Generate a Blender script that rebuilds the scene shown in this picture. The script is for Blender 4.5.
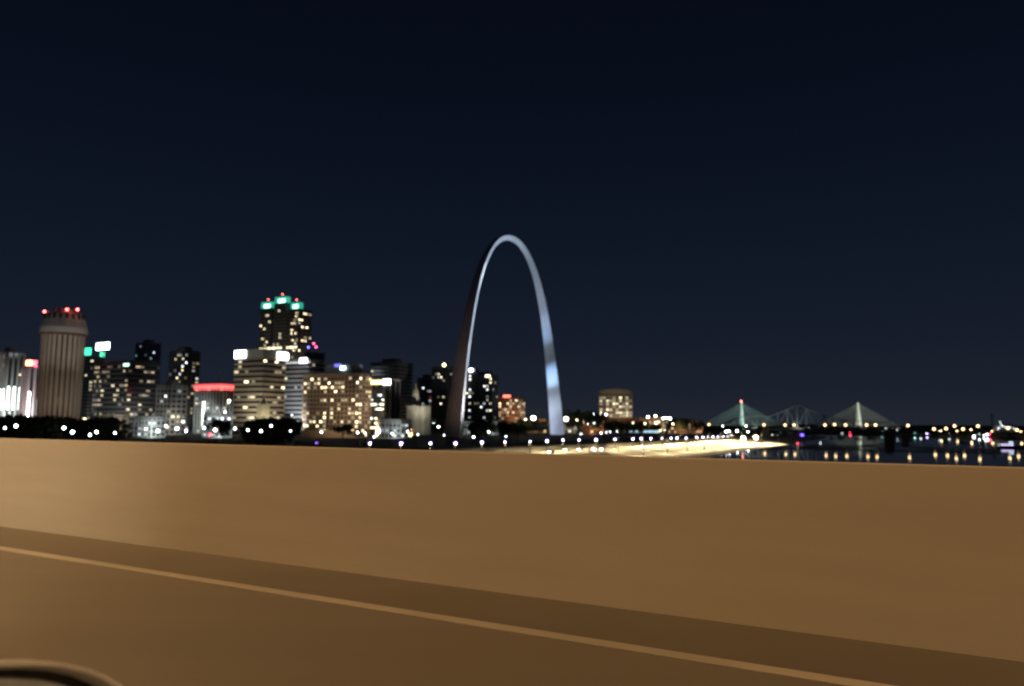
import bpy, math, random
from mathutils import Matrix, Vector, noise
R = math.radians
random.seed(11)
for o in list(bpy.data.objects): bpy.data.objects.remove(o)
scn = bpy.context.scene
COL = scn.collection

# ------------------------------------------------------------------ camera
CAMZ = 22.5; FPX = 740.0; DECK = 21.3
cam = bpy.data.cameras.new('camera'); co = bpy.data.objects.new('camera', cam); COL.objects.link(co)
cam.sensor_width = 36; cam.lens = 36*FPX/1024
cam.clip_start = 0.02; cam.clip_end = 60000
CM = Matrix.Rotation(R(90+6.08), 4, 'X') @ Matrix.Rotation(R(0.33), 4, 'Z')
co.matrix_world = Matrix.Translation((0, 0, CAMZ)) @ CM
cam.dof.use_dof = True; cam.dof.focus_distance = 1.6; cam.dof.aperture_fstop = 4.1
scn.camera = co

# ------------------------------------------------------------------ night sky
w = bpy.data.worlds.new('World'); scn.world = w; w.use_nodes = True
nt = w.node_tree; bg = nt.nodes['Background']
tc = nt.nodes.new('ShaderNodeTexCoord'); sp = nt.nodes.new('ShaderNodeSeparateXYZ')
cr = nt.nodes.new('ShaderNodeValToRGB')
nt.links.new(tc.outputs['Generated'], sp.inputs[0]); nt.links.new(sp.outputs['Z'], cr.inputs[0])
els = cr.color_ramp.elements
els[0].position = 0.0; els[0].color = (.0150, .0190, .0285, 1)
els[1].position = 0.62; els[1].color = (.0018, .0031, .0080, 1)
for p, c in ((.035, (.0118, .0160, .0260)), (.10, (.0084, .0125, .0232)), (.24, (.0046, .0078, .0175)), (.42, (.0025, .0043, .0105))):
    e = els.new(p); e.color = (*c, 1)
nt.links.new(cr.outputs[0], bg.inputs[0]); bg.inputs[1].default_value = 1.0
scn.view_settings.view_transform = 'Standard'; scn.view_settings.look = 'None'
scn.view_settings.exposure = 0; scn.view_settings.gamma = 1
scn.cycles.use_denoising = True
scn.cycles.sample_clamp_indirect = 6
scn.cycles.max_bounces = 6

# ------------------------------------------------------------------ helpers
U = Vector((.480, .877, 0)); Wd = Vector((-.877, .480, 0))      # up-river (away), west
def NW(n, w_, z=0): return Vector((U.x*n+Wd.x*w_, U.y*n+Wd.y*w_, z))
def toNW(x, y): return (x*U.x+y*U.y, x*Wd.x+y*Wd.y)
def ray(px, py): return CM.to_3x3() @ Vector((px-512, 343-py, -FPX))
def P(px, py, Y):
    d = ray(px, py); return Vector((0, 0, CAMZ)) + d*(Y/d.y)

def mat(name, col, rough=.7, metal=0, emit=None, es=0, noise_amt=0, nscale=1.0, sample=False, bump=0, coat=0):
    m = bpy.data.materials.new(name); m.use_nodes = True
    t = m.node_tree; b = t.nodes['Principled BSDF']
    b.inputs['Base Color'].default_value = (*col, 1)
    b.inputs['Roughness'].default_value = rough; b.inputs['Metallic'].default_value = metal
    if coat: b.inputs['Coat Weight'].default_value = coat
    if emit:
        b.inputs['Emission Color'].default_value = (*emit, 1); b.inputs['Emission Strength'].default_value = es
        if not sample: m.cycles.emission_sampling = 'NONE'
    if noise_amt or bump:
        tcn = t.nodes.new('ShaderNodeTexCoord'); n = t.nodes.new('ShaderNodeTexNoise')
        n.inputs['Scale'].default_value = nscale; n.inputs['Detail'].default_value = 6
        t.links.new(tcn.outputs['Object'], n.inputs['Vector'])
        if noise_amt:
            mx = t.nodes.new('ShaderNodeMix'); mx.data_type = 'RGBA'
            mx.inputs['A'].default_value = (*[c*(1-noise_amt) for c in col], 1)
            mx.inputs['B'].default_value = (*[min(1, c*(1+noise_amt)) for c in col], 1)
            t.links.new(n.outputs['Fac'], mx.inputs['Factor']); t.links.new(mx.outputs['Result'], b.inputs['Base Color'])
        if bump:
            bp = t.nodes.new('ShaderNodeBump'); bp.inputs['Strength'].default_value = bump
            t.links.new(n.outputs['Fac'], bp.inputs['Height']); t.links.new(bp.outputs[0], b.inputs['Normal'])
    return m

class MB:
    def __init__(s): s.v = []; s.f = []; s.mi = []; s.m = 0
    def quad(s, a, b, c, d):
        i = len(s.v); s.v += [tuple(a), tuple(b), tuple(c), tuple(d)]; s.f.append((i, i+1, i+2, i+3)); s.mi.append(s.m)
    def box(s, x0, x1, y0, y1, z0, z1, M=None):
        i = len(s.v)
        vs = [(x0,y0,z0),(x1,y0,z0),(x1,y1,z0),(x0,y1,z0),(x0,y0,z1),(x1,y0,z1),(x1,y1,z1),(x0,y1,z1)]
        if M is not None: vs = [tuple(M @ Vector(v)) for v in vs]
        s.v += vs
        for f in ((0,3,2,1),(4,5,6,7),(0,1,5,4),(1,2,6,5),(2,3,7,6),(3,0,4,7)):
            s.f.append(tuple(i+k for k in f)); s.mi.append(s.m)
    def prism(s, poly, z0, z1):
        i = len(s.v); n = len(poly)
        s.v += [(p[0], p[1], z0) for p in poly] + [(p[0], p[1], z1) for p in poly]
        s.f.append(tuple(i+k for k in reversed(range(n)))); s.f.append(tuple(i+n+k for k in range(n))); s.mi += [s.m]*2
        for k in range(n):
            j = (k+1) % n; s.f.append((i+k, i+j, i+n+j, i+n+k)); s.mi.append(s.m)
    def lathe(s, prof, seg=24, c=(0, 0)):
        i = len(s.v); n = len(prof)
        for k in range(seg):
            a = 2*math.pi*k/seg
            for r, z in prof: s.v.append((c[0]+r*math.cos(a), c[1]+r*math.sin(a), z))
        for k in range(seg):
            k2 = (k+1) % seg
            for j in range(n-1): s.f.append((i+k*n+j, i+k2*n+j, i+k2*n+j+1, i+k*n+j+1)); s.mi.append(s.m)
        s.f.append(tuple(i+k*n for k in reversed(range(seg)))); s.f.append(tuple(i+k*n+n-1 for k in range(seg))); s.mi += [s.m]*2
    def tube(s, pts, r, seg=6, r2=None):
        pts = [Vector(p) for p in pts]; i = len(s.v); n = len(pts)
        for k, p in enumerate(pts):
            d = (pts[min(k+1, n-1)]-pts[max(k-1, 0)]).normalized()
            a = d.orthogonal().normalized() if abs(d.z) > .9 else d.cross(Vector((0,0,1))).normalized()
            b = d.cross(a); rr = r if r2 is None else r+(r2-r)*k/(n-1)
            for q in range(seg):
                t = 2*math.pi*q/seg; s.v.append(tuple(p+(a*math.cos(t)+b*math.sin(t))*rr))
        for k in range(n-1):
            for q in range(seg):
                q2 = (q+1) % seg
                s.f.append((i+k*seg+q, i+k*seg+q2, i+(k+1)*seg+q2, i+(k+1)*seg+q)); s.mi.append(s.m)
        s.f.append(tuple(i+q for q in reversed(range(seg)))); s.f.append(tuple(i+(n-1)*seg+q for q in range(seg))); s.mi += [s.m]*2
    def mesh(s, name, mats, smooth=False):
        me = bpy.data.meshes.new(name); me.from_pydata(s.v, [], s.f)
        for m in (mats if isinstance(mats, (list, tuple)) else [mats]): me.materials.append(m)
        me.polygons.foreach_set('material_index', s.mi)
        if smooth: me.polygons.foreach_set('use_smooth', [True]*len(me.polygons))
        me.update(); return me
    def build(s, name, mats, parent=None, smooth=False, loc=None):
        o = bpy.data.objects.new(name, s.mesh(name, mats, smooth)); COL.objects.link(o)
        if parent: o.parent = parent
        if loc is not None: o.location = loc
        return o
def tag(o, label=None, cat=None, group=None, kind=None):
    if label: o['label'] = label
    if cat: o['category'] = cat
    if group: o['group'] = group
    if kind: o['kind'] = kind
    return o
def empty(name, loc, rz=0, label=None, cat=None, group=None):
    o = bpy.data.objects.new(name, None); COL.objects.link(o); o.location = loc; o.rotation_euler = (0, 0, rz)
    return tag(o, label, cat, group)
def link(name, me, parent, loc=(0,0,0), rot=(0,0,0)):
    o = bpy.data.objects.new(name, me); COL.objects.link(o); o.parent = parent; o.location = loc; o.rotation_euler = rot; return o
def copy_tree(o, parent=None):
    c = o.copy(); COL.objects.link(c); c.parent = parent
    for ch in o.children: copy_tree(ch, c)
    return c
def light(kind, name, parent, loc, power, col, size=.3, target=None, angle=60, blend=.6):
    L = bpy.data.lights.new(name, kind); L.energy = power; L.color = col; L.shadow_soft_size = size
    if kind == 'SPOT': L.spot_size = R(angle); L.spot_blend = blend
    o = bpy.data.objects.new(name, L); COL.objects.link(o)
    o.location = loc
    if parent: o.parent = parent
    if target is not None:
        d = (Vector(target)-Vector(loc)); o.rotation_euler = d.to_track_quat('-Z', 'Y').to_euler()
    return o

# ------------------------------------------------------------------ terrain
def shoreW(n):
    if n < 1250: return 118
    t = min(1, (n-1250)/1400); return 118+632*t*t*(3-2*t)
def shoreE(n):
    if n < 1150: return -340
    t = min(1, (n-1150)/1150); return -340+680*t*t*(3-2*t)
def zroad(n): return max(2.2, min(5.7, 5.5-.009*(n-242)))
def lerp(a, b, t): return a+(b-a)*max(0, min(1, t))
def TZ(n, w_):
    s = w_-shoreW(n)
    if s >= 0:
        zr = zroad(n)
        if s < 72: return lerp(-.3, zr, s/72)
        if s < 100: return zr
        if s < 112: return lerp(zr, 8.7, (s-100)/12)
        if s < 200: return lerp(8.7, 9.8, (s-112)/88)
        if s < 290: return 9.8
        return lerp(9.8, 14, (s-290)/300)
    e = shoreE(n)-w_
    if e >= 0: return lerp(-.3, 6, e/25)
    return -1
def TXY(x, y): return TZ(*toNW(x, y))

def ground(name, m, svals, base, sign, label=None, nmax=14000, cat=None):
    mb = MB(); ns = [-400, -200, 0, 150, 300, 450, 600, 750, 900, 1050, 1200, 1350, 1500, 1700, 1900, 2100, 2300, 2500, 2700, 2900, 3150, 3600, 5000, 9000, nmax]
    for a, b in zip(ns[:-1], ns[1:]):
        for s0, s1 in zip(svals[:-1], svals[1:]):
            q = []
            for n, s in ((a, s0), (b, s0), (b, s1), (a, s1)):
                w_ = base(n)+sign*s
                zz = TZ(n, w_+sign*1e-4)
                q.append(NW(n, w_, zz))
            mb.quad(*(q if sign < 0 else q[::-1]))
    o = mb.build(name, m); tag(o, kind='structure'); return o

M_cobble = mat('cobble', (.36, .33, .27), .75, noise_amt=.3, nscale=.25, bump=.3)
M_asph = mat('asphalt', (.085, .080, .072), .8, noise_amt=.25, nscale=.4)
M_grass = mat('lawn', (.035, .05, .025), .95, noise_amt=.4, nscale=.08)
M_pave = mat('city_pavement', (.12, .115, .105), .85, noise_amt=.3, nscale=.05)
M_stone = mat('stone', (.30, .26, .20), .85, noise_amt=.25, nscale=.3)
M_conc = mat('concrete', (.38, .36, .32), .8, noise_amt=.10, nscale=2)
M_dark = mat('dark_metal', (.04, .04, .045), .5, .6)
M_steelg = mat('painted_steel', (.28, .30, .30), .6, noise_amt=.15, nscale=.5)
M_glassd = mat('dark_glass', (.03, .035, .04), .12, .0)

ground('levee', M_cobble, [0, 36, 72], shoreW, 1)
ground('riverfront_road', mat('worn_concrete_road', (.26, .24, .19), .8, noise_amt=.3, nscale=.15), [72, 86, 100], shoreW, 1)
ground('park_ground', M_grass, [100, 112, 160, 200, 290, 362], shoreW, 1)
ground('city_ground', M_pave, [362, 480, 590, 1000, 3000, 9000], shoreW, 1)
ground('east_bank_ground', M_grass, [0, 25, 200, 1000, 4000, 9000], shoreE, -1)
# river water sheet
mw = bpy.data.materials.new('river_water'); mw.use_nodes = True
t = mw.node_tree; b = t.nodes['Principled BSDF']
b.inputs['Base Color'].default_value = (.008, .010, .011, 1); b.inputs['Roughness'].default_value = .04; b.inputs['Specular IOR Level'].default_value = .2; b.inputs['IOR'].default_value = 1.33
tcn = t.nodes.new('ShaderNodeTexCoord')
mp = t.nodes.new('ShaderNodeMapping'); mp.inputs['Rotation'].default_value = (0, 0, R(-28.7)); mp.inputs['Scale'].default_value = (.35, .12, 1)
n1 = t.nodes.new('ShaderNodeTexNoise'); n1.inputs['Scale'].default_value = .45; n1.inputs['Detail'].default_value = 4
bp = t.nodes.new('ShaderNodeBump'); bp.inputs['Strength'].default_value = .05; bp.inputs['Distance'].default_value = .04
t.links.new(tcn.outputs['Object'], mp.inputs[0]); t.links.new(mp.outputs[0], n1.inputs['Vector']); t.links.new(n1.outputs['Fac'], bp.inputs['Height']); t.links.new(bp.outputs[0], b.inputs['Normal'])
mb = MB()
mb.quad(NW(-400, -700, 0), NW(14000, -700, 0), NW(14000, 1500, 0), NW(-400, 1500, 0))
tag(mb.build('river_water', mw), kind='structure')

# ------------------------------------------------------------------ the bridge we stand on
BR = empty  # shorthand kept simple
OUT = 4.67                                   # parapet face distance, measured across the road
def B(f, o, z): return Vector((-.877*f+.480*o, .480*f+.877*o, DECK+z))   # forward (west), outward (north), up
Mb = Matrix(((-.877, .480, 0, 0), (.480, .877, 0, 0), (0, 0, 1, DECK), (0, 0, 0, 1)))
def bbox_part(name, m, boxes, parent=None):
    mb = MB()
    for q in boxes: mb.box(*q, M=Mb)
    for k, f in enumerate(mb.f): mb.f[k] = f[::-1]
    return mb.build(name, m, parent)

mroad = bpy.data.materials.new('bridge_asphalt'); mroad.use_nodes = True
t = mroad.node_tree; b = t.nodes['Principled BSDF']; b.inputs['Roughness'].default_value = .75
tcn = t.nodes.new('ShaderNodeTexCoord'); mp = t.nodes.new('ShaderNodeMapping'); mp.inputs['Rotation'].default_value = (0, 0, R(28.7)); mp.inputs['Scale'].default_value = (.25, 2.2, 1)
n1 = t.nodes.new('ShaderNodeTexNoise'); n1.inputs['Scale'].default_value = 1.1; n1.inputs['Detail'].default_value = 5
mx = t.nodes.new('ShaderNodeMix'); mx.data_type = 'RGBA'; mx.inputs['A'].default_value = (.135, .124, .102, 1); mx.inputs['B'].default_value = (.170, .156, .130, 1)
t.links.new(tcn.outputs['Object'], mp.inputs[0]); t.links.new(mp.outputs[0], n1.inputs['Vector']); t.links.new(n1.outputs['Fac'], mx.inputs['Factor']); t.links.new(mx.outputs['Result'], b.inputs['Base Color'])
M_gut = mat('gutter_dirt', (.125, .113, .092), .85, noise_amt=.12, nscale=1.5)
M_paint = mat('worn_line_paint', (.36, .34, .29), .7, noise_amt=.35, nscale=1.2)

FR0, FR1 = -260, 420
tag(bbox_part('bridge_road', mroad, [(FR0, FR1, -13.5, OUT+.45, -.35, 0)]), kind='structure')
tag(bbox_part('road_shoulder', M_gut, [(FR0, FR1, OUT-.71, OUT-.002, .001, .005)]), kind='structure')
tag(bbox_part('edge_line', M_paint, [(FR0, FR1, OUT-.815, OUT-.71, .001, .006)]), kind='structure')
tag(bbox_part('lane_line', M_paint, [(f, f+3, OUT-4.6, OUT-4.48, .001, .006) for f in range(FR0, FR1, 12)]), kind='structure')

# parapet concrete: faint long form-board tone changes
mpar = bpy.data.materials.new('parapet_concrete'); mpar.use_nodes = True
t = mpar.node_tree; b = t.nodes['Principled BSDF']; b.inputs['Roughness'].default_value = .8
tcn = t.nodes.new('ShaderNodeTexCoord'); mp = t.nodes.new('ShaderNodeMapping'); mp.inputs['Rotation'].default_value = (0, 0, R(28.7)); mp.inputs['Scale'].default_value = (.13, .6, 3.2)
n1 = t.nodes.new('ShaderNodeTexNoise'); n1.inputs['Scale'].default_value = .9; n1.inputs['Detail'].default_value = 5
mx = t.nodes.new('ShaderNodeMix'); mx.data_type = 'RGBA'; mx.inputs['A'].default_value = (.33, .305, .265, 1); mx.inputs['B'].default_value = (.49, .465, .41, 1)
n2 = t.nodes.new('ShaderNodeTexNoise'); n2.inputs['Scale'].default_value = 40; n2.inputs['Detail'].default_value = 3
bp = t.nodes.new('ShaderNodeBump'); bp.inputs['Strength'].default_value = .15; bp.inputs['Distance'].default_value = .004
t.links.new(tcn.outputs['Object'], mp.inputs[0]); t.links.new(mp.outputs[0], n1.inputs['Vector']); t.links.new(n1.outputs['Fac'], mx.inputs['Factor']); t.links.new(mx.outputs['Result'], b.inputs['Base Color'])
t.links.new(tcn.outputs['Object'], n2.inputs['Vector']); t.links.new(n2.outputs['Fac'], bp.inputs['Height']); t.links.new(bp.outputs[0], b.inputs['Normal'])
def parapet(o_in, sgn):
    mb = MB(); prof = [(0, 0), (.035, .972), (.045, .98), (.36, .945), (.40, .93), (.42, 0)]
    fs = [FR0+(FR1-FR0)*k/40 for k in range(41)]
    for k in range(40):
        for (a, za), (c, zc) in zip(prof[:-1], prof[1:]):
            q = [B(fs[k], o_in+sgn*a, za), B(fs[k+1], o_in+sgn*a, za), B(fs[k+1], o_in+sgn*c, zc), B(fs[k], o_in+sgn*c, zc)]
            mb.quad(*(q if sgn > 0 else q[::-1]))
    return mb.build('bridge_parapet', mpar)
tag(parapet(OUT, 1), 'long plain concrete parapet across the foreground beside the shoulder line', 'parapet wall')
tag(parapet(-13.0, -1), 'concrete parapet on the opposite side of the bridge road behind the viewer', 'parapet wall')
br = empty('road_bridge', B(0, -4, -.4), label='road bridge girders and piers that carry the foreground roadway', cat='bridge')
mb = MB()
for o_ in (-12, -8, -4, 0, 4): mb.box(FR0, FR1, o_-.2, o_+.2, -2.6, -.36, M=Mb)
g = mb.build('girder', M_steelg); g.parent = br; g.matrix_parent_inverse = Matrix.Translation(B(0, -4, -.4)).inverted()
for f in (-200, -100, 0, 100, 200, 300):
    mb = MB(); mb.box(f-1.5, f+1.5, -12, 4, -DECK-1, -2.62, M=Mb)
    g = mb.build('pier', M_conc); g.parent = br; g.matrix_parent_inverse = Matrix.Translation(B(0, -4, -.4)).inverted()

# sodium road lamps standing on the bridge
E_sod = mat('sodium_lamp', (.8, .6, .4), .5, emit=(1, .55, .2), es=30)
def bridge_lamp(f, o, arm, power, side, label, h=11):
    r = empty('street_lamp', B(f, o, 0), label=label, cat='street lamp', group='sodium lamps of the bridge')
    d = Vector((.480, .877, 0))*arm
    mb = MB(); mb.tube([(0,0,0), (0,0,h*.6), (0,0,h-.8), d*.12+Vector((0,0,h-.2)), d*.5+Vector((0,0,h)), d+Vector((0,0,h+.1))], .11, 8, .05); mb.build('pole', M_dark, r)
    mb = MB(); mb.box(-.3, .3, -.16, .16, -.06, .08); hd = mb.build('lamp_head', M_steelg, r); hd.location = d+Vector((0,0,h+.12)); hd.rotation_euler = (0,0,R(61.3))
    mb = MB(); mb.box(-.24, .24, -.12, .12, -.03, 0); x = mb.build('lens', E_sod, hd); x.location = (0, 0, -.065)
    light('POINT', 'lamp_light', r, d+Vector((0,0,h-.25)), power, (1, .555, .22), .25)
bridge_lamp(10.5, -13.2, 2.2, 4500, 1, 'tall sodium road lamp on the opposite parapet, ahead of the car')
bridge_lamp(-24, -13.2, 2.2, 4500, 1, 'tall sodium road lamp on the opposite parapet, behind the car')
bridge_lamp(45, -13.2, 2.2, 4500, 1, 'tall sodium road lamp on the opposite parapet, far ahead of the car')
bridge_lamp(15.5, OUT+.9, -2.0, 4200, -1, 'sodium road lamp outside the near parapet left of the view', h=9)
bridge_lamp(-13, OUT+.9, -2.0, 2600, -1, 'added sodium road lamp behind the car, brightening the door mirror rim', h=9)  # added lamp that lights the rear-facing mirror rim

# ------------------------------------------------------------------ the car we sit in
M_silver = mat('silver_paint', (.62, .60, .56), .32, .55, coat=.6)
M_trim = mat('black_trim', (.02, .02, .02), .5)
M_mglass = mat('mirror_glass', (.52, .62, .66), .3, .45, noise_amt=.3, nscale=60)  # mottled grey base colour stands in for the reflected view
M_seat = mat('seat_cloth', (.05, .05, .055), .9)
M_rub = mat('rubber', (.02, .02, .02), .9)
EM0 = mat('headlight_lens', (.8, .8, .8), .3, emit=(1, .95, .85), es=20)
car = empty('car', B(0, 0, 0), R(61.3+90), 'silver car at the lower left, only the rim of its door mirror showing', 'car')
# local axes of car: x = forward, y = left (away from the parapet)
car.rotation_euler = (0, 0, math.atan2(.480, -.877))
WIN = -.10; CY = .78          # window plane, car centre line
def cbox(*q): mb = MB(); mb.box(*q); return mb
# body side outline extruded with a slight tumblehome
prof = [(-2.35, .32), (-2.35, .72), (-2.2, .86), (-1.5, .92), (.95, .92), (1.7, .84), (2.15, .70), (2.25, .45), (2.2, .28), (1.75, .28), (1.62, .55), (1.4, .66), (1.18, .55), (1.05, .25), (-1.15, .25), (-1.28, .55), (-1.5, .66), (-1.72, .55), (-1.85, .28)]
mb = MB(); npf = len(prof); i0 = 0
for yy, sh in ((WIN+.0, 0), (WIN-.05, 0), ):
    pass
def side_sheet(mb, y, thick):
    i = len(mb.v); mb.v += [(x, y, z) for x, z in prof]+[(x, y+thick, z) for x, z in prof]
    mb.f.append(tuple(range(i, i+npf))); mb.f.append(tuple(reversed(range(i+npf, i+2*npf)))); mb.mi += [0, 0]
    for k in range(npf):
        j = (k+1) % npf; mb.f.append((i+k, i+npf+k, i+npf+j, i+j)); mb.mi.append(0)
side_sheet(mb, WIN-.05, .08); side_sheet(mb, CY*2-WIN-.03, .08)
mb.box(.95, 2.2, WIN+.03, CY*2-WIN-.03, .55, .80); mb.box(-2.3, -1.55, WIN+.03, CY*2-WIN-.03, .5, .88); mb.box(-1.5, 1.0, WIN+.03, CY*2-WIN-.03, .24, .32)
mb.build('body', M_silver, car)
mb = MB(); mb.box(-1.1, .35, WIN+.03, CY*2-WIN-.03, 1.43, 1.47); mb.build('roof', M_silver, car)
for yy in (WIN+.0, CY*2-WIN):
    for q in ([(.98, yy, .92), (.36, yy, 1.45)], [(-.5, yy, .92), (-.5, yy, 1.45)], [(-1.6, yy, .92), (-1.08, yy, 1.45)]):
        mb = MB(); mb.tube(q, .03); mb.build('pillar', M_silver, car)
mb = MB(); mb.quad((.97, WIN+.03, .94), (.37, WIN+.03, 1.44), (.37, CY*2-WIN-.03, 1.44), (.97, CY*2-WIN-.03, .94)); mb.build('windscreen', M_glassd, car)
mb = MB(); mb.quad((-1.6, WIN+.03, .94), (-1.08, WIN+.03, 1.44), (-1.08, CY*2-WIN-.03, 1.44), (-1.6, CY*2-WIN-.03, .94)); mb.build('rear_window', M_glassd, car)
for yy in (.32, 1.22):
    mb = MB(); mb.box(-.75, -.2, yy-.22, yy+.22, .33, .55); mb.box(-.85, -.68, yy-.22, yy+.22, .5, 1.05); mb.build('seat', M_seat, car)
for xx in (1.4, -1.5):
    for yy in (WIN-.03, CY*2-WIN-.17):
        mb = MB(); mb.lathe([(.2, 0), (.3, .0), (.32, .04), (.32, .16), (.3, .2), (.2, .2)], 24); o = mb.build('wheel', M_rub, car); o.rotation_euler = (R(-90), 0, 0); o.location = (xx, yy, .32)
        mb = MB(); mb.lathe([(.05, -.005), (.19, -.005), (.2, .205), (.05, .205)], 16); mb.build('rim', M_silver, o)
for yy in (WIN+.15, CY*2-WIN-.15):
    mb = MB(); mb.lathe([(.09, 0), (.09, .05), (.04, .07)], 14); o = mb.build('headlight', EM0, car); o.rotation_euler = (0, R(90), 0); o.location = (2.2, yy, .62)
    light('SPOT', 'headlight_beam', car, (2.3, yy, .62), 1300, (1, .78, .5), .06, target=(2.3+10, yy-3.0, .3), angle=74, blend=1)
# door mirror : superellipse cup seen from behind
def rr(a, b_, e=2.6, seg=40):
    out = []
    for k in range(seg):
        th = 2*math.pi*k/seg; c, s = math.cos(th), math.sin(th)
        out.append((math.copysign(abs(c)**(2/e), c)*a, math.copysign(abs(s)**(2/e), s)*b_))
    return out
def mirror():
    dcar = Vector((-.877, .480, 0)); ocar = Vector((.480, .877, 0))
    d = ray(-106, 815); k = .64/(d.dot(dcar)); cpt = d*k      # world offset of the mirror centre
    c = Vector((cpt.dot(dcar), -cpt.dot(ocar), CAMZ-DECK+cpt.z))
    me = empty('door_mirror', c); me.parent = car
    rings = [(0.0, .99), (-.004, 1.01), (.0, 1.03), (.03, 1.035), (.07, .97), (.11, .8), (.135, .45)]
    mb = MB(); shape = rr(.165, .088, 2.3); n = len(shape)
    # rim and shell ( local: x forward, y lateral, z up )
    for dx, sc in [(.018, .96), (.006, .975)]+rings:
        for (a, b_) in shape: mb.v.append((dx, a*sc, b_*sc))
    nr = 2+len(rings)
    for r_ in range(nr-1):
        for q in range(n):
            q2 = (q+1) % n; mb.f.append((r_*n+q, r_*n+q2, (r_+1)*n+q2, (r_+1)*n+q)); mb.mi.append(0)
    mb.f.append(tuple((nr-1)*n+q for q in range(n))); mb.mi.append(0)
    h = mb.build('housing', mat('mirror_paint', (.86, .87, .88), .35, 0, coat=.4), me, True)
    mb = MB(); ring2 = []
    for dx, sc in [(.0175, .965), (.022, .90)]:
        for (a, b_) in shape: mb.v.append((dx, a*sc, b_*sc))
    for q in range(n):
        q2 = (q+1) % n; mb.f.append((q, q2, n+q2, n+q)); mb.mi.append(0)
    mb.build('gasket', mat('mirror_gasket', (.06, .06, .06), .6), me)
    mb = MB(); mb.v = [(.021, a*.902, b_*.902) for a, b_ in shape]; mb.f = [tuple(range(n))]; mb.mi = [0]
    mb.build('mirror_glass', M_mglass, me)
    mb = MB(); mb.tube([(.05, .09, -.03), (.06, .15, -.06), (.06, WIN-c.y+.06, -.07)], .03, 8); mb.build('bracket', M_silver, me)
    me.rotation_euler = (0, R(10), R(-12))
mirror()

# ------------------------------------------------------------------ buildings
rng = random.Random(5)
WARM = (1, .78, .45); WHITE = (.92, .97, 1); YEL = (1, .86, .55)
E = {}
def EM(col, s, name='lit'):
    k = (col, s)
    if k not in E: E[k] = mat(name+'_glow', (.5, .5, .5), .6, emit=col, es=s)
    return E[k]
winmesh = {}
def window_mesh(face, w_, h_, m):
    k = (face, w_, h_, m.name)
    if k not in winmesh:
        mb = MB()
        if face == 'S': mb.box(-w_/2, w_/2, -.12, 0, -h_/2, h_/2)
        else: mb.box(0, .12, -w_/2, w_/2, -h_/2, h_/2)
        winmesh[k] = mb.mesh('window', m)
    return winmesh[k]
def solve_foot(px0, px1, Y, rot, asp):
    """box size a (local x) by a*asp (local y) whose outline spans px0..px1 with its nearest corner near Y"""
    ca, sa = math.cos(rot), math.sin(rot)
    def span(cx, cy, a):
        xs = []
        for sx in (-.5, .5):
            for sy in (-.5, .5):
                lx, ly = sx*a, sy*a*asp
                X, YY = cx+lx*ca-ly*sa, cy+lx*sa+ly*ca
                xs.append(512+FPX*X/(YY*.9944))
        return min(xs), max(xs)
    a = (px1-px0)/FPX*Y; cy = Y+a/2; cx = ((px0+px1)/2-512)/FPX*cy
    for _ in range(60):
        l, r_ = span(cx, cy, a); a *= (px1-px0)/(r_-l); cx += ((px0+px1)/2-(l+r_)/2)/FPX*cy
    return cx, cy, a
def height_at(px, py, x, y):
    d = ray(px, py); hr = math.hypot(x, y)/math.hypot(d.x, d.y)
    return CAMZ+d.z*hr
GRID = R(-28.7)
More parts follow.
